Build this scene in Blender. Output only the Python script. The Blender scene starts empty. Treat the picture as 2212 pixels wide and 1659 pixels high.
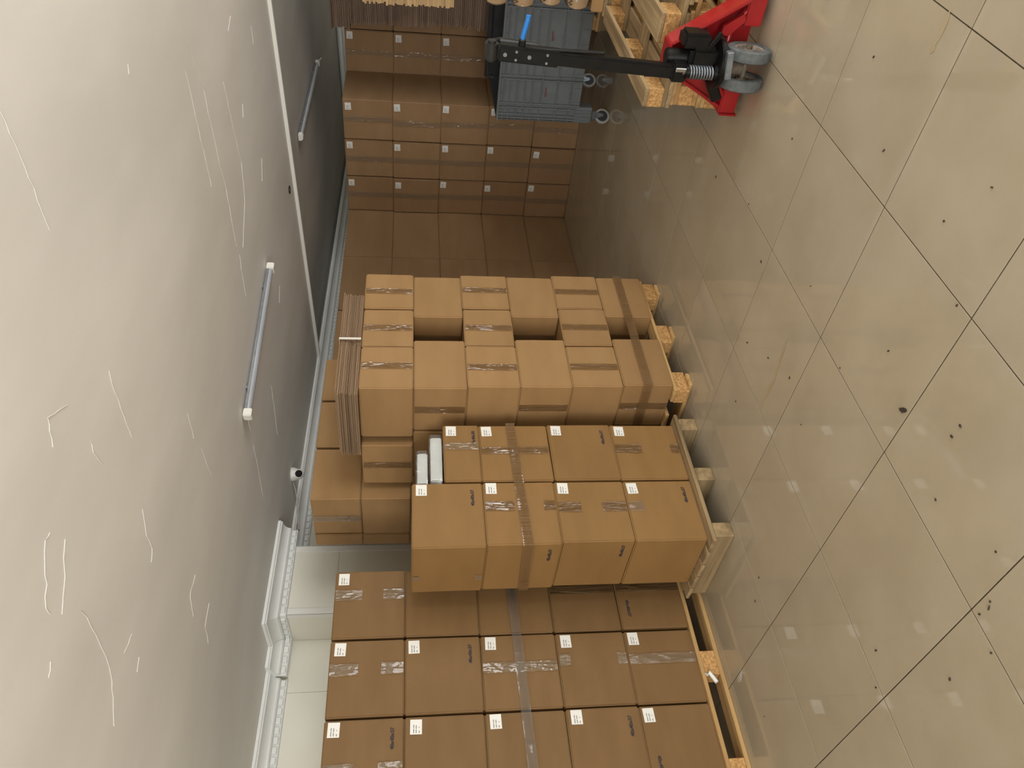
import bpy, bmesh, math, random
from mathutils import Matrix, Vector, noise

# ---------------------------------------------------------------- camera, light, exposure
sc = bpy.context.scene
COL = sc.collection
CAM = Vector((-1.6287, -1.9282, 1.6251))
RGT = Vector((0.702883, -0.711284, 0.005480))      # to the right of the viewer
DWN = Vector((-0.088117, -0.094716, -0.991597))    # towards the viewer's feet
FWD = Vector((0.705826, 0.696494, -0.129251))
cd = bpy.data.cameras.new('camera')
cd.sensor_fit = 'HORIZONTAL'; cd.sensor_width = 36.0
cd.lens = 36.0 * 1688.75 / 2212.0
cd.clip_start = 0.05; cd.clip_end = 100
cam = bpy.data.objects.new('camera', cd); COL.objects.link(cam)
# the photograph was taken with the phone turned: picture-right is downwards
m = Matrix((DWN, RGT, -FWD)).transposed().to_4x4(); m.translation = CAM
cam.matrix_world = m
sc.camera = cam

sc.view_settings.view_transform = 'Standard'
sc.view_settings.look = 'None'
sc.view_settings.exposure = 0.0
sc.view_settings.gamma = 1.0
sc.view_settings.use_curve_mapping = False
sc.cycles.use_denoising = True

w = bpy.data.worlds.new('world'); sc.world = w; w.use_nodes = True
bg = w.node_tree.nodes['Background']
bg.inputs[0].default_value = (0.95, 0.97, 1.0, 1); bg.inputs[1].default_value = 0.35

def area(name, loc, rot, sx, sy, power, col):
    l = bpy.data.lights.new(name, 'AREA'); l.shape = 'RECTANGLE'; l.size = sx; l.size_y = sy
    l.energy = power; l.color = col
    o = bpy.data.objects.new(name, l); COL.objects.link(o); o.location = loc; o.rotation_euler = rot
    return o
WIN_Y = -5.2
BACK_X = -5.6
# daylight coming in through the shop window (window_1) and the open gate (window_2), both behind the photographer
area('daylight_window', (2.0, WIN_Y - 0.12, 1.35), (math.radians(130), 0, 0), 4.6, 2.1, 270, (1.0, 0.995, 0.98))
area('daylight_gate', (BACK_X - 0.12, -2.4, 1.3), (math.radians(116), 0, math.radians(-90)), 4.2, 2.2, 320, (1.0, 0.995, 0.98))

# ---------------------------------------------------------------- materials
MATS = {}
def newmat(name):
    mt = bpy.data.materials.new(name); mt.use_nodes = True
    nt = mt.node_tree; nt.nodes.clear()
    out = nt.nodes.new('ShaderNodeOutputMaterial'); b = nt.nodes.new('ShaderNodeBsdfPrincipled')
    nt.links.new(b.outputs[0], out.inputs[0])
    MATS[name] = mt
    return mt, nt, b
def srgb(r, g, b):
    f = lambda c: ((c/255)/12.92 if c/255 <= .04045 else ((c/255+.055)/1.055)**2.4)
    return (f(r), f(g), f(b), 1)
def mat(name, c1, c2=None, scale=(8, 8, 8), rough=.6, metal=0, bump=0., bscale=None, detail=4, coat=0, lo=.35, hi=.65, rnd=0., spec=.5):
    mt, nt, b = newmat(name)
    L = nt.links.new
    tc = nt.nodes.new('ShaderNodeTexCoord'); mp = nt.nodes.new('ShaderNodeMapping'); mp.inputs['Scale'].default_value = scale
    oi = nt.nodes.new('ShaderNodeObjectInfo')
    ad = nt.nodes.new('ShaderNodeVectorMath'); ad.operation = 'ADD'
    sh = nt.nodes.new('ShaderNodeVectorMath'); sh.operation = 'SCALE'; sh.inputs['Scale'].default_value = 37.0
    cx = nt.nodes.new('ShaderNodeCombineXYZ')
    for i in range(3): L(oi.outputs['Random'], cx.inputs[i])
    L(cx.outputs[0], sh.inputs[0]); L(tc.outputs['Object'], mp.inputs[0]); L(mp.outputs[0], ad.inputs[0]); L(sh.outputs[0], ad.inputs[1])
    n = nt.nodes.new('ShaderNodeTexNoise'); n.inputs['Scale'].default_value = 1.0; n.inputs['Detail'].default_value = detail
    L(ad.outputs[0], n.inputs['Vector'])
    r = nt.nodes.new('ShaderNodeValToRGB'); r.color_ramp.elements[0].position = lo; r.color_ramp.elements[1].position = hi
    r.color_ramp.elements[0].color = c1; r.color_ramp.elements[1].color = c2 or c1
    L(n.outputs['Fac'], r.inputs[0])
    col = r.outputs[0]
    if rnd:
        hs = nt.nodes.new('ShaderNodeHueSaturation'); mr = nt.nodes.new('ShaderNodeMapRange')
        mr.inputs['To Min'].default_value = 1-rnd; mr.inputs['To Max'].default_value = 1+rnd
        L(oi.outputs['Random'], mr.inputs[0]); L(mr.outputs[0], hs.inputs['Value']); L(col, hs.inputs['Color']); col = hs.outputs[0]
    L(col, b.inputs['Base Color'])
    b.inputs['Roughness'].default_value = rough; b.inputs['Metallic'].default_value = metal
    b.inputs['Specular IOR Level'].default_value = spec
    if coat: b.inputs['Coat Weight'].default_value = coat; b.inputs['Coat Roughness'].default_value = .08
    if bump:
        n2 = nt.nodes.new('ShaderNodeTexNoise'); n2.inputs['Detail'].default_value = 6
        n2.inputs['Scale'].default_value = 1.0
        m2 = nt.nodes.new('ShaderNodeMapping'); m2.inputs['Scale'].default_value = bscale or scale
        L(tc.outputs['Object'], m2.inputs[0]); a2 = nt.nodes.new('ShaderNodeVectorMath'); L(m2.outputs[0], a2.inputs[0]); L(sh.outputs[0], a2.inputs[1])
        L(a2.outputs[0], n2.inputs['Vector'])
        bp = nt.nodes.new('ShaderNodeBump'); bp.inputs['Strength'].default_value = bump; bp.inputs['Distance'].default_value = .01
        L(n2.outputs['Fac'], bp.inputs['Height']); L(bp.outputs[0], b.inputs['Normal'])
    return mt

mat('kraft_a', srgb(138, 104, 61), srgb(145, 110, 66), (2.5, 2.5, 9), .62, bump=.04, bscale=(60, 60, 60), rnd=.05, spec=.3)
mat('kraft_a_dim', srgb(120, 91, 56), srgb(127, 97, 61), (2.5, 2.5, 9), .62, bump=.04, bscale=(60, 60, 60), rnd=.05, spec=.3)  # kraft_a darkened for the wall stack; the weaker light there is put into the colour
mat('kraft_b', srgb(156, 121, 80), srgb(163, 128, 86), (2.5, 2.5, 9), .6, bump=.04, bscale=(60, 60, 60), rnd=.04, spec=.3)
mat('kraft_far', srgb(150, 118, 84), srgb(157, 125, 91), (2.5, 2.5, 9), .62, bump=.04, bscale=(60, 60, 60), rnd=.05, spec=.3)
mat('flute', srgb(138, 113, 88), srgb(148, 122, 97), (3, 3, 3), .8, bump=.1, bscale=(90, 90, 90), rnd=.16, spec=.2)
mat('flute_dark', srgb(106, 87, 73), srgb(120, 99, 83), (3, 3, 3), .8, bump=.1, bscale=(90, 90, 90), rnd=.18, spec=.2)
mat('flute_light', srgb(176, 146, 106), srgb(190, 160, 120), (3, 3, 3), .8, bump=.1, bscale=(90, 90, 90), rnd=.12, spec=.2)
mat('sticker', srgb(236, 234, 228), None, rough=.45)
mat('ink', srgb(38, 42, 58), srgb(48, 52, 66), (60, 60, 60), .7)
mat('ink_sticker', srgb(112, 110, 112), None, rough=.7)
mat('wood_x', srgb(170, 132, 84), srgb(206, 170, 116), (1.5, 26, 26), .7, bump=.15, bscale=(4, 60, 60), rnd=.10, spec=.3, detail=6)
mat('wood_y', srgb(170, 132, 84), srgb(206, 170, 116), (26, 1.5, 26), .7, bump=.15, bscale=(60, 4, 60), rnd=.10, spec=.3, detail=6)
mat('wood_old', srgb(128, 108, 80), srgb(176, 150, 112), (1.5, 22, 26), .78, bump=.2, bscale=(4, 60, 60), rnd=.10, spec=.25, detail=7)
mat('wood_old_y', srgb(128, 108, 80), srgb(170, 146, 108), (22, 1.5, 26), .78, bump=.2, bscale=(60, 4, 60), rnd=.10, spec=.25, detail=7)
mat('chipboard', srgb(172, 128, 80), srgb(214, 170, 112), (70, 70, 70), .8, bump=.3, bscale=(90, 90, 90), rnd=.06, spec=.2)
mat('tile', srgb(171, 157, 134), srgb(178, 165, 143), (3, 3, 3), .04, rnd=.02, bump=.0015, bscale=(5, 5, 5), spec=.55)
mat('grout', srgb(66, 56, 44), srgb(92, 80, 64), (30, 30, 30), .9)
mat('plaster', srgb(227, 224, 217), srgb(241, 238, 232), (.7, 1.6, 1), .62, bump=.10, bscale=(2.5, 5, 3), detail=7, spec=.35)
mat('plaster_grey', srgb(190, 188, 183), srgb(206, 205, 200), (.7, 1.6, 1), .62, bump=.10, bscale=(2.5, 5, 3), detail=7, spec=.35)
mat('crack', srgb(226, 224, 219), None, rough=.8)
mat('white_wall', srgb(230, 227, 212), srgb(236, 233, 220), (2, 2, 2), .18, bump=.01, bscale=(3, 3, 3), spec=.5)
mat('white_foam', srgb(232, 233, 230), srgb(238, 239, 236), (4, 4, 4), .55)
mat('white_plastic', srgb(235, 233, 226), None, rough=.35)
mat('diffuser', srgb(168, 172, 178), srgb(176, 180, 186), (4, 4, 4), .25, spec=.6)
mat('aluminium', srgb(150, 153, 158), srgb(168, 171, 176), (30, 4, 30), .35, metal=.7)
mat('black_metal', srgb(13, 12, 11), srgb(22, 20, 18), (20, 20, 20), .38, bump=.05, spec=.3)
mat('black_rubber', srgb(28, 27, 26), srgb(36, 35, 33), (30, 30, 30), .5)
mat('chrome', srgb(200, 202, 206), None, rough=.18, metal=1)
mat('steel', srgb(128, 134, 140), srgb(150, 156, 162), (30, 30, 30), .45, metal=.8, bump=.1)
mat('rust_steel', srgb(92, 80, 68), srgb(120, 108, 94), (30, 30, 30), .6, metal=.3, bump=.2)
mat('red_paint', srgb(150, 22, 26), srgb(166, 28, 32), (6, 6, 6), .32, coat=.25, bump=.02, bscale=(40, 40, 40))
mat('blue_plastic', srgb(40, 124, 208), None, rough=.35)
mat('castor_tyre', srgb(150, 150, 144), srgb(160, 160, 154), (30, 30, 30), .5)
mat('wheel_grey', srgb(80, 84, 84), srgb(98, 102, 102), (40, 40, 40), .7, bump=.15, bscale=(120, 120, 120))
mat('wheel_hub', srgb(116, 106, 96), srgb(150, 140, 128), (30, 30, 30), .6, bump=.1)
mat('grey_plastic', srgb(112, 117, 120), srgb(120, 125, 128), (10, 10, 10), .42)
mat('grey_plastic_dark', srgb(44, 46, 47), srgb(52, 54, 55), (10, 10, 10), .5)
mat('red_print', srgb(120, 24, 30), None, rough=.6)
mat('debris', srgb(44, 36, 30), srgb(74, 62, 52), (60, 60, 60), .7)
mat('stain', srgb(172, 152, 118), srgb(176, 160, 130), (12, 12, 12), .4)
mat('strap', srgb(226, 222, 212), None, rough=.35)
mat('paper_bag', srgb(196, 158, 108), srgb(208, 172, 122), (8, 8, 8), .7, bump=.2, bscale=(14, 14, 14))
mat('bag_ink', srgb(52, 42, 34), None, rough=.7)
mat('black_hole', srgb(10, 10, 10), None, rough=.9)
mat('lens', srgb(16, 13, 13), None, rough=.45, spec=.2)
mat('cable', srgb(214, 210, 200), None, rough=.5)

def film(name, tint, base, fac, rough, bscale, strength, ior=1.75):
    mt, nt, b = newmat(name); L = nt.links.new
    out = [n for n in nt.nodes if n.type == 'OUTPUT_MATERIAL'][0]
    b.inputs['Base Color'].default_value = base; b.inputs['Roughness'].default_value = rough
    b.inputs['Specular IOR Level'].default_value = .8
    tr = nt.nodes.new('ShaderNodeBsdfTransparent'); tr.inputs[0].default_value = tint
    mx = nt.nodes.new('ShaderNodeMixShader')
    tc = nt.nodes.new('ShaderNodeTexCoord'); mp = nt.nodes.new('ShaderNodeMapping'); mp.inputs['Scale'].default_value = bscale
    oi = nt.nodes.new('ShaderNodeObjectInfo'); ad = nt.nodes.new('ShaderNodeVectorMath')
    cx = nt.nodes.new('ShaderNodeCombineXYZ'); sh = nt.nodes.new('ShaderNodeVectorMath'); sh.operation = 'SCALE'; sh.inputs['Scale'].default_value = 53.
    for i in range(3): L(oi.outputs['Random'], cx.inputs[i])
    L(cx.outputs[0], sh.inputs[0]); L(tc.outputs['Object'], mp.inputs[0]); L(mp.outputs[0], ad.inputs[0]); L(sh.outputs[0], ad.inputs[1])
    n = nt.nodes.new('ShaderNodeTexNoise'); n.inputs['Scale'].default_value = 1; n.inputs['Detail'].default_value = 3; n.inputs['Distortion'].default_value = .6
    L(ad.outputs[0], n.inputs['Vector'])
    bp = nt.nodes.new('ShaderNodeBump'); bp.inputs['Strength'].default_value = strength; bp.inputs['Distance'].default_value = .012
    L(n.outputs['Fac'], bp.inputs['Height']); L(bp.outputs[0], b.inputs['Normal'])
    mx.inputs[0].default_value = fac
    b.inputs['Roughness'].default_value = .6; b.inputs['Specular IOR Level'].default_value = .1
    L(tr.outputs[0], mx.inputs[1]); L(b.outputs[0], mx.inputs[2])
    gl = nt.nodes.new('ShaderNodeBsdfGlossy'); gl.inputs['Roughness'].default_value = rough
    fr = nt.nodes.new('ShaderNodeFresnel'); fr.inputs['IOR'].default_value = ior
    L(bp.outputs[0], gl.inputs['Normal']); L(bp.outputs[0], fr.inputs['Normal'])
    m2 = nt.nodes.new('ShaderNodeMixShader'); L(fr.outputs[0], m2.inputs[0]); L(mx.outputs[0], m2.inputs[1]); L(gl.outputs[0], m2.inputs[2])
    L(m2.outputs[0], out.inputs[0])
film('tape_clear', (.93, .90, .86, 1), srgb(190, 166, 136), .30, .07, (26, 5, 1), .8, 1.62)
film('tape_brown', (.88, .84, .78, 1), srgb(162, 128, 88), .30, .06, (40, 6, 1), 1.0)
film('stretch_wrap', (.97, .97, .97, 1), srgb(212, 208, 200), .10, .08, (10, 34, 1), .9, 1.45)
film('window_glass', (.97, .98, .98, 1), srgb(230, 236, 240), .03, .02, (1, 1, 1), 0., 1.3)

# ---------------------------------------------------------------- helpers
def link(o, parent=None):
    COL.objects.link(o)
    if parent is not None: o.parent = parent
    return o
def tag(o, label=None, cat=None, group=None, kind=None):
    if label: o['label'] = label
    if cat: o['category'] = cat
    if group: o['group'] = group
    if kind: o['kind'] = kind
    return o
def mobj(name, me, mt=None, parent=None, loc=None, basis=None):
    if mt and not me.materials: me.materials.append(MATS[mt])
    o = bpy.data.objects.new(name, me)
    if mt and me.materials[0] != MATS[mt]:
        o.material_slots[0].link = 'OBJECT'; o.material_slots[0].material = MATS[mt]
    link(o, parent)
    if basis is not None: o.matrix_basis = basis
    elif loc is not None: o.location = loc
    return o
def empty(name, loc, rz=0):
    o = bpy.data.objects.new(name, None); o.empty_display_size = .1; link(o); o.location = loc; o.rotation_euler = (0, 0, rz); return o
def mesh_bm(bm, name='mesh', smooth=None):
    me = bpy.data.meshes.new(name); bm.to_mesh(me); bm.free()
    if smooth is not None:
        me.shade_smooth(); me.set_sharp_from_angle(angle=math.radians(smooth))
    return me
def mesh_py(v, f, name='mesh', smooth=None):
    me = bpy.data.meshes.new(name); me.from_pydata([tuple(p) for p in v], [], f); me.update()
    if smooth is not None:
        me.shade_smooth(); me.set_sharp_from_angle(angle=math.radians(smooth))
    return me
_bc = {}
def box_me(sx, sy, sz, bev=.003, seg=1):
    key = (round(sx, 4), round(sy, 4), round(sz, 4), bev, seg)
    if key not in _bc:
        bm = bmesh.new(); bmesh.ops.create_cube(bm, size=1)
        bmesh.ops.scale(bm, vec=(sx, sy, sz), verts=bm.verts)
        if bev: bmesh.ops.bevel(bm, geom=bm.edges[:], offset=min(bev, sx*.3, sy*.3, sz*.3), segments=seg, affect='EDGES')
        _bc[key] = mesh_bm(bm, 'box', 40 if seg > 1 else None)
    return _bc[key]
def part(parent, name, c, s, mt, bev=.003, rot=None, seg=1):
    o = mobj(name, box_me(*s, bev, seg), mt, parent, loc=c)
    if rot: o.rotation_euler = rot
    return o
def cyl_me(r, h, n=24, bev=.0, r2=None):
    bm = bmesh.new(); bmesh.ops.create_cone(bm, cap_ends=True, segments=n, radius1=r, radius2=r if r2 is None else r2, depth=h)
    if bev:
        es = [e for e in bm.edges if len(e.link_faces) == 2 and e.calc_face_angle(0) > .9]
        bmesh.ops.bevel(bm, geom=es, offset=bev, segments=2, affect='EDGES')
    return mesh_bm(bm, 'cyl', 40)
def lathe_me(prof, n=32, axis='Z'):
    v, f = [], []
    k = len(prof)
    for i in range(n):
        a = 2*math.pi*i/n
        for r, z in prof: v.append((r*math.cos(a), r*math.sin(a), z))
    for i in range(n):
        j = (i+1) % n
        for q in range(k-1): f.append((i*k+q, j*k+q, j*k+q+1, i*k+q+1))
    return mesh_py(v, f, 'lathe', 40)
def tube_me(pts, r, n=8, closed=False):
    pts = [Vector(p) for p in pts]; v, f = [], []
    up = Vector((0.13, .31, .94)).normalized()
    for i, p in enumerate(pts):
        t = (pts[min(i+1, len(pts)-1)] - pts[max(i-1, 0)]).normalized()
        a = t.cross(up)
        if a.length < .05: a = t.cross(Vector((1, 0, 0)))
        a.normalize(); b = t.cross(a)
        for k in range(n):
            th = 2*math.pi*k/n; v.append(p + r*(math.cos(th)*a + math.sin(th)*b))
    for i in range(len(pts)-1):
        for k in range(n):
            k2 = (k+1) % n; f.append((i*n+k, i*n+k2, (i+1)*n+k2, (i+1)*n+k))
    f.append(tuple(range(n-1, -1, -1))); f.append(tuple(range((len(pts)-1)*n, len(pts)*n)))
    return mesh_py(v, f, 'tube', 50)
def prism_me(poly, d, axis):
    """polygon (a,b) extruded by d along axis; axis 'X': (a,b)=(y,z); 'Y': (x,z)"""
    n = len(poly); v = []
    for s in (0, d):
        for a, b in poly: v.append((s, a, b) if axis == 'X' else (a, s, b))
    f = [tuple(range(n)), tuple(range(2*n-1, n-1, -1))]
    for i in range(n):
        j = (i+1) % n; f.append((i, i+n, j+n, j))
    bm = bmesh.new(); me = mesh_py(v, f); bm.from_mesh(me); bmesh.ops.recalc_face_normals(bm, faces=bm.faces); bm.to_mesh(me); bm.free()
    return me
_tc = {}
def text_me(s, size):
    if (s, size) not in _tc:
        cu = bpy.data.curves.new('t', 'FONT'); cu.body = s; cu.size = size; cu.extrude = .0003; cu.offset = .0002
        o = bpy.data.objects.new('t', cu); COL.objects.link(o)
        dg = bpy.context.evaluated_depsgraph_get()
        me = bpy.data.meshes.new_from_object(o.evaluated_get(dg)); me.name = 'lettering'
        COL.objects.unlink(o); bpy.data.objects.remove(o)
        me.materials.clear()
        _tc[(s, size)] = me
    return _tc[(s, size)]
rnd = random.Random(7)

# ---------------------------------------------------------------- the room
FAR_X = 8.47; NEAR_Y = 3.42; FARW_Y = 3.55; PIL = (1.17, 1.70, 3.06); TRIM_X = 4.172
def cz(x, y): return 2.665 - .013*x - .024*y
def struct(o): o['kind'] = 'structure'; return o
def boxes_me(lst):
    v, f = [], []
    for (x0, x1, y0, y1, z0, z1) in lst:
        b = len(v)
        v += [(x0, y0, z0), (x1, y0, z0), (x1, y1, z0), (x0, y1, z0), (x0, y0, z1), (x1, y0, z1), (x1, y1, z1), (x0, y1, z1)]
        f += [tuple(b+i for i in q) for q in ((0, 3, 2, 1), (4, 5, 6, 7), (0, 1, 5, 4), (1, 2, 6, 5), (2, 3, 7, 6), (3, 0, 4, 7))]
    return mesh_py(v, f)
floor = struct(mobj('floor', boxes_me([(BACK_X-.2, FAR_X+.2, WIN_Y-.2, 3.8, -.12, -.0026)]), 'grout'))
T = .6
tme = []
for s in range(3):
    bm = bmesh.new(); bmesh.ops.create_cube(bm, size=1)
    bmesh.ops.scale(bm, vec=(T-.0046, T-.0046, .01), verts=bm.verts)
    bmesh.ops.bevel(bm, geom=[e for e in bm.edges if all(vv.co.z > 0 for vv in e.verts)], offset=.0005, segments=1, affect='EDGES')
    tme.append(mesh_bm(bm, 'tile'))
rest = []
for i in range(-9, 15):
    for j in range(-9, 6):
        c = Vector(((i+.5)*T, (j+.5)*T, -.005))
        if c.x > FAR_X-.2 or (c.y > 3.5): continue
        d = c - CAM; fz = d.dot(FWD); ang = abs(d.dot(RGT))/max(fz, .01)
        if fz > .9 and ang < .75 and d.length < 12:
            t = mobj('tile', tme[0], 'tile', floor, loc=c)
            t.rotation_euler = (rnd.uniform(-.0012, .0012), rnd.uniform(-.0012, .0012), rnd.choice((0, 1, 2, 3))*math.pi/2 + rnd.uniform(-.0008, .0008))
        else:
            rest.append((c.x-T/2+.0016, c.x+T/2-.0016, c.y-T/2+.0016, c.y+T/2-.0016, -.01, 0))
tag(mobj('tile_field', boxes_me(rest), 'tile', floor), kind='stuff')

def slab(name, x0, x1, y0, y1, off, mt):
    q = [(x0, y0), (x1, y0), (x1, y1), (x0, y1)]
    v = [(x, y, cz(x, y)+off) for x, y in q] + [(x, y, 3.0) for x, y in q]
    f = [(0, 3, 2, 1), (4, 5, 6, 7), (0, 1, 5, 4), (1, 2, 6, 5), (2, 3, 7, 6), (3, 0, 4, 7)]
    return struct(mobj(name, mesh_py(v, f), mt))
ceil = slab('ceiling', BACK_X-.2, TRIM_X, WIN_Y-.2, 3.8, 0, 'plaster')
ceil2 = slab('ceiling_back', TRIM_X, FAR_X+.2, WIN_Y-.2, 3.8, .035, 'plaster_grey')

# cracks in the ceiling plaster, proud filler lines
def ribbon(parent, name, pts, wdt, zf, mt, seed=0):
    rr = random.Random(seed); P = []
    for a, b in zip(pts[:-1], pts[1:]):
        n = max(2, int(math.hypot(b[0]-a[0], b[1]-a[1])/.05))
        for k in range(n): P.append((a[0]+(b[0]-a[0])*k/n, a[1]+(b[1]-a[1])*k/n))
    P.append(pts[-1]); v, f = [], []
    for k, (x, y) in enumerate(P):
        a = P[max(k-1, 0)]; b = P[min(k+1, len(P)-1)]
        dx, dy = b[0]-a[0], b[1]-a[1]; l = math.hypot(dx, dy) or 1
        ww = wdt*rr.uniform(.35, 1.0)*(.2 if k in (0, len(P)-1) else 1); j = rr.uniform(-.006, .006)
        nx, ny = -dy/l, dx/l
        for s in (-1, 0, 1):
            X = x+nx*(ww*s*.5+j); Y = y+ny*(ww*s*.5+j)
            v.append((X, Y, zf(X, Y, s)))
    for k in range(len(P)-1):
        for s in (0, 1):
            b = k*3+s; f.append((b, b+1, b+4, b+3))
    return mobj(name, mesh_py(v, f), mt, parent)
CRACKS= [[(0.413, -0.897), (0.411, -0.833), (0.42, -0.767), (0.42, -0.699), (0.422, -0.631), (0.419, -0.528)], [(2.013, -0.324), (2.014, -0.182), (2.007, 0.012), (2.02, 0.181), (2.009, 0.268)], [(2.128, -0.408), (2.175, -0.292), (2.228, -0.136), (2.232, 0.204), (2.258, 0.433), (2.23, 0.788)], [(2.618, -0.011), (2.638, 0.239), (2.673, 0.5), (2.591, 0.714), (2.351, 0.872)], [(1.349, -0.63), (1.336, -0.599)], [(3.032, -0.199), (2.922, -0.158)], [(3.511, 0.026), (3.494, 0.13)], [(3.201, 0.759), (3.107, 0.872)], [(2.956, 0.273), (2.905, 0.333)], [(0.432, 0.051), (0.414, 0.143), (0.413, 0.219), (0.408, 0.293), (0.402, 0.37)], [(0.021, -0.152), (0.005, -0.113), (-0.02, -0.069)], [(0.019, -0.153), (0.052, -0.134), (0.137, -0.091)], [(0.164, 0.115), (0.154, 0.141), (0.155, 0.173), (0.169, 0.244)], [(1.703, 1.902), (1.684, 2.071), (1.657, 2.254), (1.643, 2.365)], [(1.72, 1.686), (1.713, 1.788)], [(0.922, 0.794), (0.912, 0.948)], [(0.956, 1.075), (0.969, 1.301)], [(2.259, 0.86), (2.226, 0.944), (2.202, 1.126)], [(3.095, 1.733), (2.994, 1.808)], [(2.36, 2.036), (2.256, 2.441)], [(-0.235, 0.089), (-0.285, 0.134), (-0.324, 0.184), (-0.375, 0.229), (-0.375, 0.267)], [(-0.205, 0.097), (-0.233, 0.093)], [(-0.167, 0.186), (-0.248, 0.266), (-0.338, 0.33)], [(-0.259, 0.445), (-0.263, 0.543), (-0.277, 0.725), (-0.313, 0.832), (-0.351, 0.879), (-0.416, 0.962)], [(-0.108, 0.89), (-0.153, 0.883), (-0.195, 0.869)], [(0.469, 1.422), (0.382, 1.41), (0.349, 1.433), (0.318, 1.529)], [(0.495, 1.715), (0.377, 1.739), (0.345, 1.845)], [(-0.468, 0.366), (-0.507, 0.389)], [(0.28, 0.643), (0.234, 0.756), (0.238, 0.846), (0.19, 0.87)], [(-0.136, 1.013), (-0.186, 1.032)]]
for i, c in enumerate(CRACKS):
    ribbon(ceil if c[0][0] < TRIM_X else ceil2, 'plaster_crack', c, .0042, lambda x, y, s: cz(x, y) - (.0022 if s == 0 else .0004), 'crack', i)
# walls
def wallbox(name, lst, mt='white_wall'): return struct(mobj(name, boxes_me(lst), mt))
wl = wallbox('wall_left', [(BACK_X-.2, 1.40, NEAR_Y, NEAR_Y+.2, -.1, 2.95)])
wp = wallbox('wall_pillar', [(PIL[0], PIL[1], PIL[2], 3.75, -.1, 2.95)])
wlf = wallbox('wall_left_far', [(1.5, FAR_X+.2, FARW_Y, FARW_Y+.2, -.1, 2.95)])
wf = wallbox('wall_far', [(FAR_X, FAR_X+.2, WIN_Y-.2, 3.7, -.1, 2.95)])
wr = wallbox('wall_right', [(BACK_X-.2, -.3, WIN_Y-.2, WIN_Y, -.1, 2.95), (4.3, FAR_X+.2, WIN_Y-.2, WIN_Y, -.1, 2.95),
                            (-.3, 4.3, WIN_Y-.2, WIN_Y, -.1, .25), (-.3, 4.3, WIN_Y-.2, WIN_Y, 2.45, 2.95)])
wb = wallbox('wall_back', [(BACK_X-.2, BACK_X, -.2, 3.7, -.1, 2.95), (BACK_X-.2, BACK_X, WIN_Y-.2, -4.6, -.1, 2.95), (BACK_X-.2, BACK_X, -4.6, -.2, 2.45, 2.95)])
# large glossy wall tiles on the visible stretch of wall and on the pillar
def wtile(parent, x0, x1, z0, z1, y):
    part(parent, 'tile', ((x0+x1)/2, y-.004, (z0+z1)/2), (x1-x0-.002, .008, z1-z0-.002), 'white_wall', .001)
for zz in ((-.02, .33), (.33, .93), (.93, 1.53), (1.53, 2.13), (2.13, 2.60)):
    for k in range(-3, 3):
        wtile(wl, .78+(k-1)*.6, min(.78+k*.6, PIL[0]-.001), zz[0], zz[1], NEAR_Y) if .78+(k-1)*.6 < PIL[0]-.05 else None
    wtile(wp, PIL[0]+.02, PIL[1]-.02, zz[0], zz[1], PIL[2])
    part(wp, 'tile', (PIL[0]-.004, (PIL[2]+.02+NEAR_Y-.012)/2, (zz[0]+zz[1])/2), (.008, NEAR_Y-.012-PIL[2]-.022, zz[1]-zz[0]-.002), 'white_wall', .001)
# corner guards on the pillar
for i, x in enumerate((PIL[0], PIL[1])):
    s = 1 if i == 0 else -1
    g = mobj('trim_%d' % (i+1), boxes_me([(min(x-s*.011, x+s*.038), max(x-s*.011, x+s*.038), PIL[2]-.013, PIL[2]-.0085, 0, 2.45),
                                          (min(x-s*.013, x-s*.0085), max(x-s*.013, x-s*.0085), PIL[2]-.013, PIL[2]+.036, 0, 2.45)]), 'white_plastic')
    struct(g)
# cornice mouldings with dentils
PROJ = .14
PROF = [(0, 0), (PROJ, 0), (PROJ, .018), (PROJ-.010, .021), (PROJ-.012, .027)]
for k in range(7):
    a = k/6*math.pi/2; PROF.append((PROJ-.016-(PROJ-.060)*math.sin(a), .029+.045*(1-math.cos(a))))
PROF += [(.040, .076), (.034, .081), (.020, .083), (.014, .086), (.014, .116), (.022, .118), (.020, .124), (.010, .127), (0, .130)]
ntrim = [2]
def cornice(A, B, N, ka, kb, dents=True, mt='white_foam'):
    A = Vector(A); B = Vector(B); N = Vector(N); D = (B-A); Ln = D.length; D.normalize()
    v, f = [], []; n = len(PROF)
    for P, k, sg in ((A, ka, -1), (B, kb, 1)):
        for o, dr in PROF:
            q = P + N*o + D*(sg*k*o); v.append((q.x, q.y, cz(q.x, q.y)-dr))
    for i in range(n):
        j = (i+1) % n; f.append((i, j, n+j, n+i))
    f.append(tuple(range(n-1, -1, -1))); f.append(tuple(range(n, 2*n)))
    me = mesh_py(v, f); bm = bmesh.new(); bm.from_mesh(me); bmesh.ops.recalc_face_normals(bm, faces=bm.faces); bm.to_mesh(me); bm.free()
    ntrim[0] += 1
    c = struct(mobj('trim_%d' % ntrim[0], me, mt))
    if dents:
        p = .062; cnt = int(Ln/p)
        for i in range(cnt):
            q = A + D*((i+.5)*Ln/cnt) + N*.021
            sx, sy = (.044, .016) if abs(D.x) > .5 else (.016, .044)
            d = mobj('dentil', box_me(sx, sy, .030, .003), mt, c, loc=(q.x, q.y, cz(q.x, q.y)-.101))
            if abs(D.x) > .5: d.rotation_euler = (0, .013, 0)
    return c
NW = NEAR_Y-.008; PF = PIL[2]-.008; PL = PIL[0]-.008
cornice((-1.6, NW, 0), (.87, NW, 0), (0, -1, 0), 0, 0)
cornice((.87, NW-.062, 0), (PL-.002, NW-.062, 0), (0, -1, 0), 0, -1)
cornice((PL, PF, 0), (PL, NW-.062, 0), (-1, 0, 0), 1, -1)
cornice((PL, PF, 0), (PIL[1]+.145, PF, 0), (0, -1, 0), 1, 0)
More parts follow.
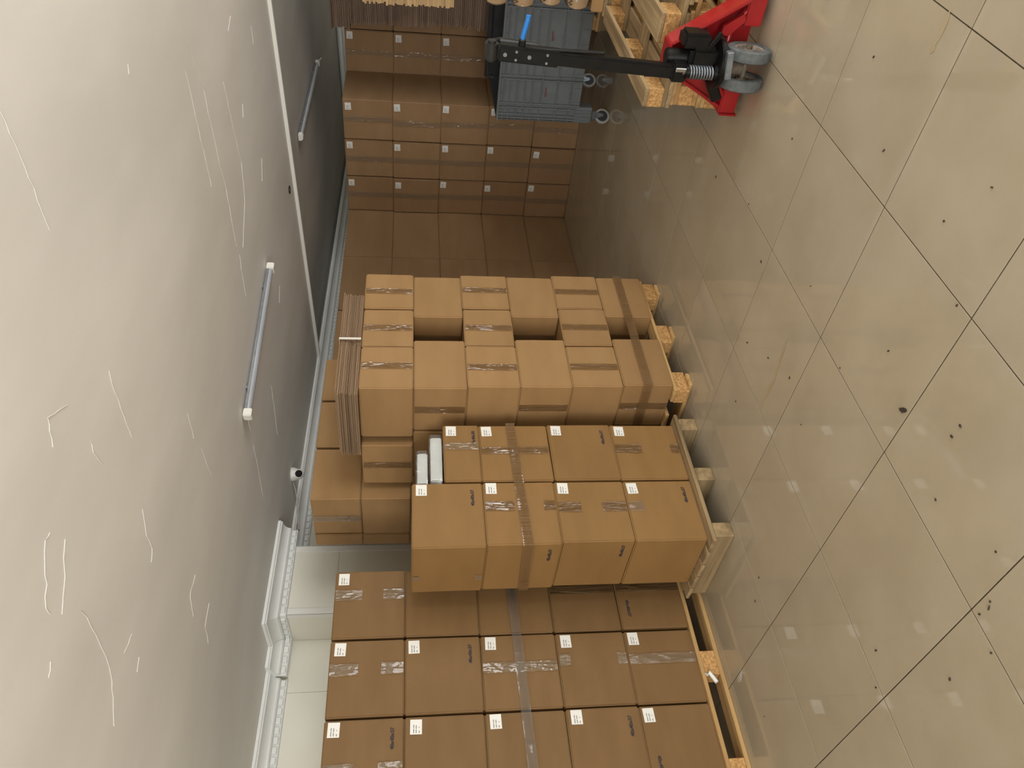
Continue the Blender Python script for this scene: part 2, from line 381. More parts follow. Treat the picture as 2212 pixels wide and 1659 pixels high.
cornice((PIL[1]+.001, FARW_Y, 0), (FAR_X, FARW_Y, 0), (0, -1, 0), 0, -1)
cornice((FAR_X, -1.5, 0), (FAR_X, FARW_Y, 0), (-1, 0, 0), 0, -1, dents=False)
# white edge strip across the ceiling
y0, y1 = WIN_Y, FARW_Y-PROJ-.005
v = []
for x in (TRIM_X-.030, TRIM_X+.004):
    for y in (y0, y1):
        v += [(x, y, cz(x, y)-.026), (x, y, cz(x, y)+.03)]
ntrim[0] += 1
struct(mobj('trim_%d' % ntrim[0], mesh_py(v, [(0, 2, 3, 1), (4, 5, 7, 6), (0, 1, 5, 4), (2, 6, 7, 3), (0, 4, 6, 2), (1, 3, 7, 5)]), 'white_plastic'))
# hole beside the strip
hx, hy = 3.96, 1.446
prof = [(.034, 0.002), (.030, -.004), (.022, -.004), (.022, .03), (0, .03)]
hm = lathe_me(prof, 20); h = mobj('ceiling_hole', hm, 'black_hole', ceil, loc=(hx, hy, cz(hx, hy)-.001)); h.rotation_euler = (-.024, .013, 0)
# window and gate behind the photographer
w1 = struct(mobj('window_1', boxes_me([(-.3, 4.3, WIN_Y-.14, WIN_Y-.06, .25, .31), (-.3, 4.3, WIN_Y-.14, WIN_Y-.06, 2.39, 2.45)] +
        [(x-.03, x+.03, WIN_Y-.14, WIN_Y-.06, .31, 2.39) for x in (-.27, .85, 2.0, 3.15, 4.27)]), 'aluminium'))
for k in range(4):
    x0 = (-.24, .88, 2.03, 3.18)[k]; x1 = (.82, 1.97, 3.12, 4.24)[k]
    part(w1, 'pane', ((x0+x1)/2, WIN_Y-.09, 1.35), (x1-x0, .006, 2.08), 'window_glass', 0)
w2 = struct(mobj('window_2', boxes_me([(BACK_X-.14, BACK_X-.06, -4.6, -.2, 2.39, 2.45)] + [(BACK_X-.14, BACK_X-.06, y-.03, y+.03, 0, 2.39) for y in (-4.57, -2.4, -.23)]), 'aluminium'))
for y0, y1 in ((-4.54, -2.43), (-2.37, -.26)):
    part(w2, 'pane', (BACK_X-.09, (y0+y1)/2, 1.195), (.006, y1-y0, 2.38), 'window_glass', 0)

# ---------------------------------------------------------------- pallets
def pallet(label, x0, y0, sx, sy, h, deck, blocks, runners, stringers=(), z0=0, old=False, deck_t=.02, cross=None, group=None, flip=False):
    """deck: list of (y-centre, width) boards along X; blocks: (x,y,wx,wy); runners: (dir, pos, width)"""
    root = empty('wooden_pallet', (x0+sx/2, y0+sy/2, z0)); tag(root, label, 'pallet', group)
    wx, wy = ('wood_old', 'wood_old_y') if old else ('wood_x', 'wood_y')
    ox, oy = -sx/2, -sy/2
    for yc, wd in deck:
        part(root, 'deck_board', (rnd.uniform(-.004, .004), oy+yc, h-deck_t/2), (sx, wd, deck_t), wx, .003)
    top = h-deck_t
    if cross:
        for xc, wd in cross: part(root, 'cross_board', (ox+xc, 0, top-.011), (wd, sy-.004, .022), wy, .003)
        top -= .022
    bot = .022 if runners else 0
    for (bx, by, bw, bd) in blocks:
        part(root, 'block', (ox+bx, oy+by, (top+bot)/2), (bw, bd, top-bot), 'chipboard', .004)
    for d, pos, wd in runners:
        if d == 'X': part(root, 'runner', (0, oy+pos, .011), (sx, wd, .022), wx, .003)
        else: part(root, 'runner', (ox+pos, 0, .011), (wd, sy, .022), wy, .003)
    for xc, wd in stringers:
        part(root, 'stringer', (ox+xc, 0, top/2), (wd, sy-.01, top), wy, .005)
    if flip: root.rotation_euler.x = math.pi; root.location.z = z0+h
    return root
ZP = .12
pallet('wooden block pallet under the five-high carton stack along the white wall', -.47, 1.855, 1.23, .82, ZP,
       [(.05, .09), (.22, .1), (.4, .1), (.58, .1), (.77, .09)],
       [(x, y, .13, .1) for x in (.07, .615, 1.16) for y in (.055, .41, .765)], [('X', .055, .1), ('X', .41, .1), ('X', .765, .1)])
pallet('worn stringer pallet under the four-high stack of stickered cartons', .485, 1.245, .86, .56, ZP,
       [(.05, .098), (.165, .1), (.28, .1), (.395, .1), (.51, .098)], [], [], stringers=[(.07, .085), (.43, .085), (.79, .085)], old=True)
pallet('wooden pallet under the six-high taped cartons carrying strapped flats', 1.43, 1.13, 1.03, 1.18, ZP,
       [(.055, .1), (.27, .12), (.48, .12), (.70, .12), (.91, .12), (1.125, .1)],
       [(x, y, .16, .1) for x in (.09, .515, .94) for y in (.07, .59, 1.11)], [('Y', .09, .1), ('Y', .515, .1), ('Y', .94, .1)])
pallet('pallet under the tallest cartons between the pillar and the taped stack', 1.28, 2.335, 1.3, .47, ZP,
       [(.06, .1), (.235, .1), (.41, .1)], [(x, y, .1, .1) for x in (.06, .65, 1.24) for y in (.06, .41)], [('X', .06, .1), ('X', .41, .1)])
eur_deck = [(.0725, .145), (.2375, .1), (.4, .145), (.5625, .1), (.7275, .145)]
eur_cross = [(.0725, .145), (.6, .145), (1.1275, .145)]
eur_blocks = [(x, y, .145, w_) for x in (.0725, .6, 1.1275) for y, w_ in ((.05, .1), (.4, .145), (.75, .1))]
eur_run = [('X', .05, .1), ('X', .4, .145), ('X', .75, .1)]
LB = ['topmost upturned bare pallet of the stack at the red jack', 'middle pallet of the bare stack lifted by the red jack', 'bottom pallet of the stack holding the red jack forks']
for k in range(3):
    p = pallet(LB[2-k], 2.212 + (0, .012, .0)[k], -.988 + (0, .0, .012)[k], 1.2, .8, .144, eur_deck, eur_blocks, eur_run, z0=.144*k, deck_t=.022, cross=eur_cross, old=(k == 2), flip=(k == 2))
    p.rotation_euler.z = (-.004, .003, .006)[k]
for k in range(3):
    pallet(['lowest', 'second', 'upper'][k] + ' pallet beneath the wrapped paper sacks at picture edge', 3.44, -.99, .8, .78, .144,
           eur_deck, [(x, y, .1, .1) for x in (.06, .4, .74) for y in (.05, .4, .73)], [('X', .05, .1), ('X', .4, .1), ('X', .73, .1)], z0=.144*k, deck_t=.022,
           cross=[(.06, .1), (.4, .1), (.74, .1)], old=True)
pallet('pallet under the tall dark stack of flattened cartons', 5.36, -.5, .62, 1.1, ZP, [(.06, .1), (.3, .1), (.55, .1), (.8, .1), (1.04, .1)],
       [(x, y, .1, .1) for x in (.06, .31, .56) for y in (.06, .55, 1.04)], [('Y', .06, .1), ('Y', .31, .1), ('Y', .56, .1)])

# ---------------------------------------------------------------- cartons
_cm = {}
def carton_me(dx, dy, dz, var):
    key = (round(dx, 3), round(dy, 3), round(dz, 3), var)
    if key in _cm: return _cm[key]
    bm = bmesh.new(); bmesh.ops.create_cube(bm, size=1)
    bmesh.ops.subdivide_edges(bm, edges=bm.edges[:], cuts=5, use_grid_fill=True)
    seed = Vector((var*7.3, dx*31, dz*17))
    for vv in bm.verts:
        c = vv.co*2; q = Vector((vv.co.x*dx, vv.co.y*dy, vv.co.z*dz))
        for a in range(3):
            if abs(c[a]) > .999:
                e = max(abs(c[(a+1) % 3]), abs(c[(a+2) % 3]))
                nz = noise.noise(q*5+seed)*.5+.5
                dent = .0030*nz*(1-e**4) + .0022*max(0, noise.noise(q*3+seed*2))
                q[a] -= math.copysign(dent, c[a])
        vv.co = q + Vector((0, 0, dz/2))
    es = [e for e in bm.edges if len(e.link_faces) == 2 and e.calc_face_angle(0) > .8]
    bmesh.ops.bevel(bm, geom=es, offset=.0065, segments=3, affect='EDGES')
    _cm[key] = mesh_bm(bm, 'carton', 25)
    return _cm[key]
def frame(s, face):
    dx, dy, dz = s
    if face == '-Y': return Vector((-dx/2, -dy/2, 0)), Vector((1, 0, 0)), Vector((0, -1, 0)), dx
    return Vector((-dx/2, dy/2, 0)), Vector((0, -1, 0)), Vector((-1, 0, 0)), dy
def basis(s, face, u, v, off=.0012, rot=0):
    O, R, N, W = frame(s, face); U = Vector((0, 0, 1))
    c, sn = math.cos(rot), math.sin(rot)
    R2 = R*c + U*sn; U2 = -R*sn + U*c
    mm = Matrix((R2, U2, N)).transposed().to_4x4(); mm.translation = O + R*u + U*v + N*off
    return mm
def strip_me(w_, h_, var=0, amp=.0026):
    key = ('s', round(w_, 3), round(h_, 3), var, amp)
    if key not in _cm:
        nx, ny = 12, max(6, int(h_/.007)); v, f = [], []
        for j in range(ny+1):
            for i in range(nx+1):
                x = (i/nx-.5)*w_; y = j/ny*h_
                e = .0015*noise.noise(Vector((y*60, var*3.1, i*.1))) if i in (0, nx) else 0
                rg = 1-abs(noise.noise(Vector((x*70+var*5+y*9, y*14, var*2.3)))); rg2 = 1-abs(noise.noise(Vector((x*150-y*30, y*40, var*4.1))))
                env = max(0, noise.noise(Vector((var*7.7, y*11, 3.3)))+.35)
                v.append((x+e, y, amp*(rg**5*1.1+rg2**4*.6)*min(1, env*1.6)))
        for j in range(ny):
            for i in range(nx):
                b = j*(nx+1)+i; f.append((b, b+1, b+nx+2, b+nx+1))
        _cm[key] = mesh_py(v, f, 'tape', 60)
    return _cm[key]
def sticker_me():
    return box_me(.070, .056, .0006, 0)
def lines_me(var):
    key = ('lines', var)
    if key not in _cm:
        v, f = [], []
        rr = random.Random(var)
        def bar(x0, x1, y0, y1):
            b = len(v); v.extend([(x0, y0, 0), (x1, y0, 0), (x1, y1, 0), (x0, y1, 0)]); f.append((b, b+1, b+2, b+3))
        for row, (y, segs) in enumerate(((.011, ((-.029, -.008), (-.005, .010))), (-.001, ((-.029, -.013), (-.009, .008))), (-.015, ((-.029, -.018), (-.004, .0)))) ):
            for a, b in segs:
                x = a
                while x < b:
                    ww = rr.uniform(.0018, .0032); bar(x, min(x+ww, b), y-.0022, y+.0022); x += ww+.0007
        _cm[key] = mesh_py(v, f, 'print')
    return _cm[key]
def sticker(box, s, face, du=.045, dv=.048, rot=0, scale=1):
    W = frame(s, face)[3]
    st = mobj('sticker', sticker_me(), 'sticker', box, basis=basis(s, face, W-du, s[2]-dv, .0012, rot) @ Matrix.Diagonal((scale, scale, 1, 1)))
    mobj('printed_lines', lines_me(rnd.randint(0, 3)), 'ink_sticker', st, loc=(0, 0, .0006))
def marking(box, s, face, txt='40x40x37', flip=False, du=.148, dv=.046, size=.0255):
    W = frame(s, face)[3]; me = text_me(txt, size)
    if flip: b = basis(s, face, du, s[2]-dv, .0012, math.pi)
    else: b = basis(s, face, W-du, dv, .0012)
    mobj('printed_size_marking', me, 'ink', box, basis=b)
def tape_full(box, s, face, mt='tape_clear', wd=.05, pos=.5, var=None):
    W = frame(s, face)[3]; var = rnd.randint(0, 5) if var is None else var
    mobj('tape', strip_me(wd, s[2]-.012, var), mt, box, basis=basis(s, face, W*pos, .006, .0016))
def tape_tabs(box, s, face, mt='tape_clear', wd=.062, top=.12, bot=.10, pos=.5):
    W = frame(s, face)[3]
    if top: mobj('tape', strip_me(wd, top, rnd.randint(0, 5)), mt, box, basis=basis(s, face, W*pos, s[2]-top-.006, .0014, rnd.uniform(-.03, .03)))
    if bot: mobj('tape', strip_me(wd, bot, rnd.randint(0, 5)), mt, box, basis=basis(s, face, W*pos, .006, .0014, rnd.uniform(-.03, .03)))
def carton(x0, x1, y0, y1, z0, z1, label, mt='kraft_a', group=None, gap=.006, rz=0):
    s = (x1-x0-gap, y1-y0-gap, z1-z0-.002)
    o = mobj('cardboard_carton', carton_me(*s, rnd.randint(0, 2)), mt, loc=((x0+x1)/2, (y0+y1)/2, z0))
    o.rotation_euler.z = rz
    tag(o, label, 'carton', group)
    return o, s
ORD = ['topmost', 'second from top', 'third from top', 'fourth from top', 'fifth from top', 'sixth from top', 'lowest']

# stack against the white wall (five high, three columns)
LZ = [.12, .490, .862, 1.258, 1.645, 2.021]
LX = [(-.462, -.057), (-.053, .346), (.351, .752)]
CN = ['left', 'middle', 'right']
for c in range(3):
    for k in range(5):
        dy = rnd.uniform(-.006, .006); lay = 4-k
        stk = not (c == 2 and lay > 0)
        lb = 'brown %scarton, %s in the %s column by the white wall' % ('stickered ' if stk else '', ORD[lay], CN[c])
        b, s = carton(LX[c][0], LX[c][1], 1.868+dy, 2.268+dy, LZ[k], LZ[k+1], lb, 'kraft_a_dim', group='cartons on the pallet by the white wall', rz=rnd.uniform(-.006, .006))
        F = '-Y'
        if stk: sticker(b, s, F, rot=rnd.uniform(-.03, .03), du=rnd.uniform(.04, .05), dv=rnd.uniform(.042, .055))
        if lay == 0: tape_tabs(b, s, F, pos=(.42, .60, .63)[c], top=.14, bot=.11)
        if (c, lay) in ((0, 0), (1, 1), (0, 3)): marking(b, s, F)
        if (c, lay) in ((0, 4), (2, 4)): marking(b, s, F, flip=True, du=.16 if c == 0 else .17)
        if (c, lay) == (1, 2): tape_full(b, s, F, pos=.55, wd=.055)
        if (c, lay) == (1, 3): tape_tabs(b, s, F, pos=.62, top=.06, bot=.05)
        if (c, lay) == (1, 4): tape_full(b, s, F, pos=.60, wd=.055)
        if c == 2 and lay in (3, 4): tape_full(b, s, F, mt='tape_brown', pos=.62, wd=.05)
        b2, s2 = carton(LX[c][0], LX[c][1], 2.274, 2.674, LZ[k], LZ[k+1], 'brown carton hidden in the back row by the white wall', group='back row cartons by the white wall')

# stack on the worn stringer pallet (two columns, four high, the last right one shallow)
SZ = [[.12, .498, .873, 1.250, 1.616], [.12, .500, .862, 1.248, 1.446]]
SX = [(.512, .912), (.915, 1.316)]
for c in range(2):
    for k in range(4):
        lay = 3-k; dx = ((.014, .016, .006, 0)[k] if c == 0 else 0)
        lb = 'brown stickered carton, %s in the %s column on the worn stringer pallet' % (ORD[lay], CN[c*2])
        if (c, lay) == (1, 0): lb = 'shallow brown carton under the white wrapped packages'
        b, s = carton(SX[c][0]+dx, SX[c][1], 1.297+rnd.uniform(-.005, .005), 1.715, SZ[c][k], SZ[c][k+1], lb, group='cartons on the worn stringer pallet')
        F = '-Y'
        sticker(b, s, F, rot=rnd.uniform(-.04, .04), du=rnd.uniform(.042, .055), dv=rnd.uniform(.04, .05))
        if (c, lay) == (0, 0): marking(b, s, F); tape_tabs(b, s, '-X', pos=.33, wd=.045, top=.035, bot=.035)
        if (c, lay) == (0, 1): tape_tabs(b, s, F, mt='tape_brown', pos=.6, top=.15, bot=.06); marking(b, s, '-X', du=.15)
        if (c, lay) == (0, 2): tape_tabs(b, s, F, mt='tape_brown', pos=.56, top=.12, bot=.13); marking(b, s, '-X', du=.14)
        if (c, lay) == (0, 3): marking(b, s, F); tape_tabs(b, s, F, pos=.56, top=.08, bot=0)
        if (c, lay) == (1, 0): marking(b, s, F, txt='40x40x20', dv=.022); tape_full(b, s, F, pos=.60)
        if (c, lay) == (1, 1): tape_full(b, s, F, mt='tape_brown', pos=.53)
        if (c, lay) == (1, 2): marking(b, s, F)
        if (c, lay) == (1, 3): tape_tabs(b, s, F, mt='tape_brown', pos=.54, top=.15, bot=.05)

# six-high taped stack with alternating layers
def lean(k): return 1.455 - .009*k
Z3 = [.12+.2975*k for k in range(7)]
GT = 'taped cartons on the pallet carrying strapped flats'
for k in range(6):
    lay = 5-k; xo = lean(k); z0, z1 = Z3[k], Z3[k+1]
    if lay % 2 == 0:   # three narrow ends in front
        for c in range(3):
            x0 = xo+.346*c; dy = rnd.uniform(-.006, .006)
            b, s = carton(x0, x0+.344, 1.115+dy, 1.519+dy, z0, z1, 'carton with centre tape, %s layer, %s of three ends under strapped flats' % (ORD[lay], CN[c]), 'kraft_b', GT, rz=rnd.uniform(-.008, .008))
            tape_full(b, s, '-Y', mt='tape_brown', wd=.052, pos=.5+rnd.uniform(-.04, .04))
        for c in range(2):
            x0 = xo + .02 + .5*c - (.05 if (lay == 0 and c == 0) else 0)
            b, s = carton(x0, x0+.402, 1.56, 1.905, z0, z1, 'taped carton, %s layer, %s of second row behind the strapped flats stack' % (ORD[lay], 'outer' if c == 0 else 'inner'), 'kraft_b', GT, rz=(.03 if (lay == 0 and c == 0) else 0))
            if c == 0: tape_full(b, s, '-X', mt='tape_brown', wd=.052)
    else:
        for c, x0 in ((0, xo), (1, xo+.61)):
            b, s = carton(x0, x0+.404, 1.115, 1.467, z0, z1, 'plain-sided carton, %s layer, %s the dark gap under strapped flats' % (ORD[lay], 'left of' if c == 0 else 'right of'), 'kraft_b', GT, rz=rnd.uniform(-.006, .006))
            tape_full(b, s, '-X', mt='tape_brown', wd=.052)
        for c in range(3):
            x0 = xo+.346*c
            b, s = carton(x0, x0+.344, 1.475, 1.880, z0, z1, 'carton end, %s layer, %s of second row in the six-high taped stack' % (ORD[lay], CN[c]), 'kraft_b', GT)

# tallest stack behind it, seen above the taped stack
ZB = [.12+.3*k for k in range(8)]
GB = 'tallest cartons between pillar and taped stack'
for k in range(7):
    lay = 6-k
    for c in range(3):
        x0 = 1.30+.42*c; y0 = 1.945
        if lay >= 2 and c > 0: y0 = 2.42; 
        yy0, yy1 = (1.945, 2.31) if lay < 2 else (2.42, 2.80)
        if lay == 1 and c == 0:
            b, s = carton(x0, x0+.36, 1.945, 2.322, ZB[k], ZB[k+1], 'shaded untaped carton, second from top beside the white pillar', 'kraft_b', GB)
        elif lay < 2:
            b, s = carton(x0, x0+.405, 1.945, 2.31, ZB[k], ZB[k+1], 'carton, %s, %s of the tallest stack between pillar and strapped flats' % (ORD[lay], CN[c]), 'kraft_b', GB)
            if c == 0: tape_full(b, s, '-X', wd=.055, pos=.45)
    for c in range(3):
        x0 = 1.30+.42*c
        if lay == 0 and c == 0: lb = 'topmost carton squeezed against the right edge of the white pillar'
        else: lb = 'carton in the hidden rear row of the tallest stack'
        if c == 0: lb = ('narrow carton, %s beside the right edge of the white pillar' % ORD[lay]) if lay < 2 else 'narrow carton low beside the hidden rear row of the tallest stack'
        xx, ya, yb = (x0+.004, 2.326, 2.446) if c == 0 else (x0+.16, 2.45, 2.79)
        b, s = carton(xx, xx+(.36 if c == 0 else .405), ya, yb, ZB[k], ZB[k+1], lb, 'kraft_b', GB if lay < 2 and c == 0 else 'rear row of the tallest stack')
# the two raised layers rest on a lower front block of cartons
for k in range(5):
    for c in range(3):
        x0 = 1.30+.42*c + (.16 if c == 0 else 0)
        if ZB[k+1] > 1.63: continue
        carton(x0, 1.30+.42*c+.405, 1.93, 2.322, ZB[k], ZB[k+1], 'carton low in the hidden front row of the tallest stack', 'kraft_b', 'front row of the tallest stack')

# cartons stacked on the floor at the far end
FZ = [0, .441, .890, 1.345, 1.804, 2.268]
GF = 'large cartons stacked on the floor at the far end'
FC = [(2.197, 2.587, 'first'), (1.797, 2.192, 'second'), (1.388, 1.792, 'third')]
for (y0, y1, nm) in FC:
    for k in range(5):
        lay = 4-k; dx = rnd.uniform(-.012, .012)
        b, s = carton(5.49+dx, 6.12, y0, y1, FZ[k], FZ[k+1], 'large dim stickered carton, %s, %s column from the far corner' % (ORD[lay], nm), 'kraft_far', GF)
        sticker(b, s, '-X', rot=rnd.uniform(-.06, .06), du=rnd.uniform(.045, .075), dv=rnd.uniform(.04, .055))
        tape_full(b, s, '-X', wd=.055, pos=.5+rnd.uniform(-.04, .04))
for ci, (y0, y1) in enumerate(((.996, 1.42), (.602, .992), (.208, .598))):
    for k in range(5):
        lay = 4-k
        b, s = carton(6.125, 6.76, y0, y1, FZ[k], FZ[k+1], 'large dim stickered carton, %s, recessed %s column behind the dark flats' % (ORD[lay], ('first', 'second', 'third')[ci]), 'kraft_far', GF)
        sticker(b, s, '-X', rot=rnd.uniform(-.06, .06), du=rnd.uniform(.045, .07)); tape_full(b, s, '-X', wd=.055)
for ci, (x0, x1) in enumerate(((4.682, 5.60), (3.872, 4.676), (3.062, 3.866))):
    for k in range(5):
        lay = 4-k
        dy = (.0, -.012, -.004)[ci]
        b, s = carton(x0, x1, 2.587+dy, 3.0+dy, FZ[k], FZ[k+1], 'long plain carton side, %s, %s from the far corner along left wall' % (ORD[lay], ('first', 'second', 'third')[ci]), 'kraft_far', GF)

# ---------------------------------------------------------------- tape bands wound around layers
def band(label, pts, z, hgt, mt, drop=0):
    """pts: list of (x,y) along the band; vertical strip following them"""
    v, f = [], []; n = 0
    P = []
    for a, b in zip(pts[:-1], pts[1:]):
        k = max(2, int(math.hypot(b[0]-a[0], b[1]-a[1])/.02))
        for i in range(k): P.append((a[0]+(b[0]-a[0])*i/k, a[1]+(b[1]-a[1])*i/k))
    P.append(pts[-1]); tot = len(P)
    for i, (x, y) in enumerate(P):
        zz = z - drop*i/tot
        for j in range(6):
            v.append((x, y-.0008*noise.noise(Vector((x*6, j*1.7, z))), zz+hgt*(j/5-.5)+.002*noise.noise(Vector((x*9, j, z)))))
    for i in range(tot-1):
        for j in range(5):
            b = i*6+j; f.append((b, b+6, b+7, b+1))
    me = mesh_py(v, f, 'band', 60)
    c = sum((Vector(p) for p in v), Vector())/len(v)
    for q in me.vertices: q.co -= c
    return tag(mobj('packing_tape', me, mt, loc=c), label, 'tape')
band('clear shiny tape band across third layer of cartons by white wall', [(-.47, 1.857), (.755, 1.857)], 1.045, .050, 'stretch_wrap', -.03)
band('brown tape band around second layer of the stringer pallet cartons', [(.506, 1.70), (.506, 1.2885), (1.318, 1.2885)], 1.03, .052, 'tape_brown', -.04)
band('clear tape band around lowest layer of the six-high taped cartons', [(1.446, 1.46), (1.446, 1.106), (2.47, 1.106)], .275, .055, 'tape_brown', 0)

# ---------------------------------------------------------------- flattened cartons
def flat_me(sx, sy, t, var, split):
    """one folded flat: two plies meeting in folds, small flap notch"""
    key = ('flat', round(sx, 3), round(sy, 3), t, var)
    if key in _cm: return _cm[key]
    bm = bmesh.new()
    rr = random.Random(var)
    for s in (0, 1):
        z0 = s*t*.52; z1 = z0+t*.44
        xs = [-sx/2, -sx/2+split, sx/2]
        for a, b in zip(xs[:-1], xs[1:]):
            g = .0015
            e = rr.uniform(-.006, .006)
            vs = [bm.verts.new(p) for p in ((a+g, -sy/2+e, z0), (b-g, -sy/2+e, z0), (b-g, sy/2, z0), (a+g, sy/2, z0), (a+g, -sy/2+e, z1), (b-g, -sy/2+e, z1), (b-g, sy/2, z1), (a+g, sy/2, z1))]
            for q in ((0, 3, 2, 1), (4, 5, 6, 7), (0, 1, 5, 4), (1, 2, 6, 5), (2, 3, 7, 6), (3, 0, 4, 7)): bm.faces.new([vs[i] for i in q])
    _cm[key] = mesh_bm(bm, 'flat'); return _cm[key]
# strapped bundle on the taped stack
root = empty('flattened_carton_bundle', (1.81, 1.375, 1.9065)); tag(root, 'strapped bundle of flattened cartons lying on the taped stack', 'flat cartons')
for k in range(11):
    o = mobj('flattened_carton', flat_me(.86, .50, .0094, k % 4, .40), 'flute', root, loc=(rnd.uniform(-.012, .012), rnd.uniform(-.008, .008), k*.0112))
    o.rotation_euler.z = rnd.uniform(-.006, .006)
st = mobj('strap', boxes_me([(-.008, .008, -.272, -.2705, -.0, .124), (-.008, .008, .2705, .272, -.0, .124), (-.008, .008, -.272, .272, .1232, .1247)]), 'strap', root, loc=(.0, 0, 0))
# tall dark stack behind the grey container
z = ZP
k = 0
while z < 2.315:
    jx = rnd.uniform(-.014, .014); jy = rnd.uniform(-.018, .010) + (.03 if z > 2.15 else (.0 if z > 1.75 else -.02)) + .012*math.sin(z*9)
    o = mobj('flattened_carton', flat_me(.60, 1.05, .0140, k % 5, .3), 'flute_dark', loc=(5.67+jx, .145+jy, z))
    tag(o, 'flattened carton in the tall dark stack behind the grey container', 'flat carton', 'flats in the tall dark stack')
    z += .0164; k += 1
# paper sacks wrapped in film on the rear pallets, flats on top
zb = .432
b, s = carton(3.452, 4.2, -.86, -.205, zb, zb+.080, 'low plain carton under the wrapped paper sacks', 'kraft_b')
def sack_me(sx, sy, sz, var):
    bm = bmesh.new(); bmesh.ops.create_cube(bm, size=1); bmesh.ops.subdivide_edges(bm, edges=bm.edges[:], cuts=7, use_grid_fill=True)
    for vv in bm.verts:
        c = vv.co*2; rr_ = (1-abs(c.x)**14*.16)*(1-abs(c.y)**14*.16)
        p = Vector((vv.co.x*sx*(1-.05*c.z**2), vv.co.y*sy*(1-.04*c.z**2), vv.co.z*sz*rr_))
        p += Vector((1, 1, 1))*.006*noise.noise(p*9+Vector((var*4, 0, 0))); vv.co = p+Vector((0, 0, sz/2))
    return mesh_bm(bm, 'sack', 50)
sacks = [sack_me(.74, .42, .158, i) for i in range(3)]
z = zb+.086
NM = ['lowest', 'second lowest', 'third lowest', 'fourth']
for i in range(4):
    y = -.43 + (0, -.012, .006, .004, .012)[i]
    o = mobj('paper_sack', sacks[i % 3], 'paper_bag', loc=(3.83, y, z)); tag(o, '%s wrapped brown paper sack at the picture edge' % NM[i], 'sack', 'paper sacks on the rear pallets')
    if i < 3:
        t = mobj('lettering', text_me('WO', .042), 'bag_ink', o, basis=Matrix(((0, 0, -1, -.3835), (-1, 0, 0, .192), (0, 1, 0, .115), (0, 0, 0, 1))))
    # clear film around every sack
    me = sacks[i % 3].copy(); me.materials.clear()
    fo = mobj('film', me, 'stretch_wrap', o); fo.scale = (1.012, 1.02, 1.03); fo.location = (0, 0, -.0015)
    z += .170
ztop = z
o = mobj('paper_sack', sacks[0], 'paper_bag', loc=(3.83, -.62, ztop)); tag(o, 'topmost brown paper sack carrying the pale flats', 'sack', 'paper sacks on the rear pallets')
z = ztop+.169
k = 0
while z < 1.925:
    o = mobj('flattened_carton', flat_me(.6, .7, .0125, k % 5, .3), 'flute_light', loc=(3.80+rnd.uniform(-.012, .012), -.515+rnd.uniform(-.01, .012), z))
    tag(o, 'pale flattened carton in the stack on the paper sacks', 'flat carton', 'pale flats on the paper sacks')
    z += .0131; k += 1

# ---------------------------------------------------------------- white wrapped packages
def package(label, x0, x1, yc, z0, w_, h_):
    L = x1-x0
    root = empty('wrapped_package', ((x0+x1)/2, yc, z0)); tag(root, label, 'package', 'white wrapped packages')
    part(root, 'core', (0, 0, h_/2+.002), (L-.05, w_, h_-.004), 'white_foam', .006, seg=2)
    bm = bmesh.new(); bmesh.ops.create_cube(bm, size=1); bmesh.ops.subdivide_edges(bm, edges=bm.edges[:], cuts=9, use_grid_fill=True)
    for vv in bm.verts:
        c = vv.co*2
        p = Vector((vv.co.x*L, vv.co.y*(w_+.012), vv.co.z*(h_+.006)))
        if abs(c.x) > .8:
            k_ = (abs(c.x)-.8)/.2; p.y *= 1-.25*k_; p.z *= 1-.2*k_
        p += Vector((.4, 1, 1))*.005*noise.noise(p*26); vv.co = p+Vector((0, 0, h_/2+.004))
    mobj('film', mesh_bm(bm, 'film', 20), 'stretch_wrap', root)
package('longer white wrapped package lying on the shallow carton', .945, 1.306, 1.42, 1.447, .11, .066)
package('shorter white wrapped package on top of the longer one', .935, 1.20, 1.425, 1.526, .10, .058)

# ---------------------------------------------------------------- grey container on castors
GX0, GX1, GY0, GY1, GZ0, GZ1, GL = 4.385, 5.20, -.21, .985, .272, .945, .162
g = empty('container', (GX0+(GX1-GX0)/2, (GY0+GY1)/2, 0)); tag(g, 'grey ribbed plastic container on castors behind the pallet jack', 'container')
gc = Vector(g.location)
def gp(name, c, s, mt='grey_plastic', bev=.004, parent=None): return part(parent or g, name, Vector(c)-gc if parent is None else c, s, mt, bev)
wt = .02
front = gp('side_panel', (GX0+.02, (GY0+GY1)/2, (GZ0+GZ1)/2), (wt, GY1-GY0, GZ1-GZ0))
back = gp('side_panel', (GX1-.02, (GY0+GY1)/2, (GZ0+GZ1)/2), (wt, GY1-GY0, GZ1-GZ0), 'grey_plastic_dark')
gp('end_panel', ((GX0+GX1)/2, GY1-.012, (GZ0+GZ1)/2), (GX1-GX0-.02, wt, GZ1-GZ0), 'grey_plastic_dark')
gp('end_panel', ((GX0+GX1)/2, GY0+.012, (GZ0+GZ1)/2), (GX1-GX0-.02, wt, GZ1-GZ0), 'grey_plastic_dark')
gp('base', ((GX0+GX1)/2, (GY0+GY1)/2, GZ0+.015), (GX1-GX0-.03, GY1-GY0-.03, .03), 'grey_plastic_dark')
fc = Vector((GX0+.02, (GY0+GY1)/2, (GZ0+GZ1)/2))
def rib(y0, y1, z0, z1, d=.018):
    part(front, 'rib', Vector((GX0+.01-d/2, (y0+y1)/2, (z0+z1)/2))-fc, (d, abs(y1-y0), abs(z1-z0)), 'grey_plastic', .002)
for z_ in (.36, .475, .60, .675, .735, .795, .855, .900): rib(GY0, GY1, z_-.004, z_+.004)
for y_ in (.955, .925, .87, .835, .640, .612, .10, .072, -.18): rib(y_-.005, y_+.005, GZ0, GZ1, .022)
rib(GY0, GY1, GZ1-.014, GZ1, .025)
y_ = GY0+.05
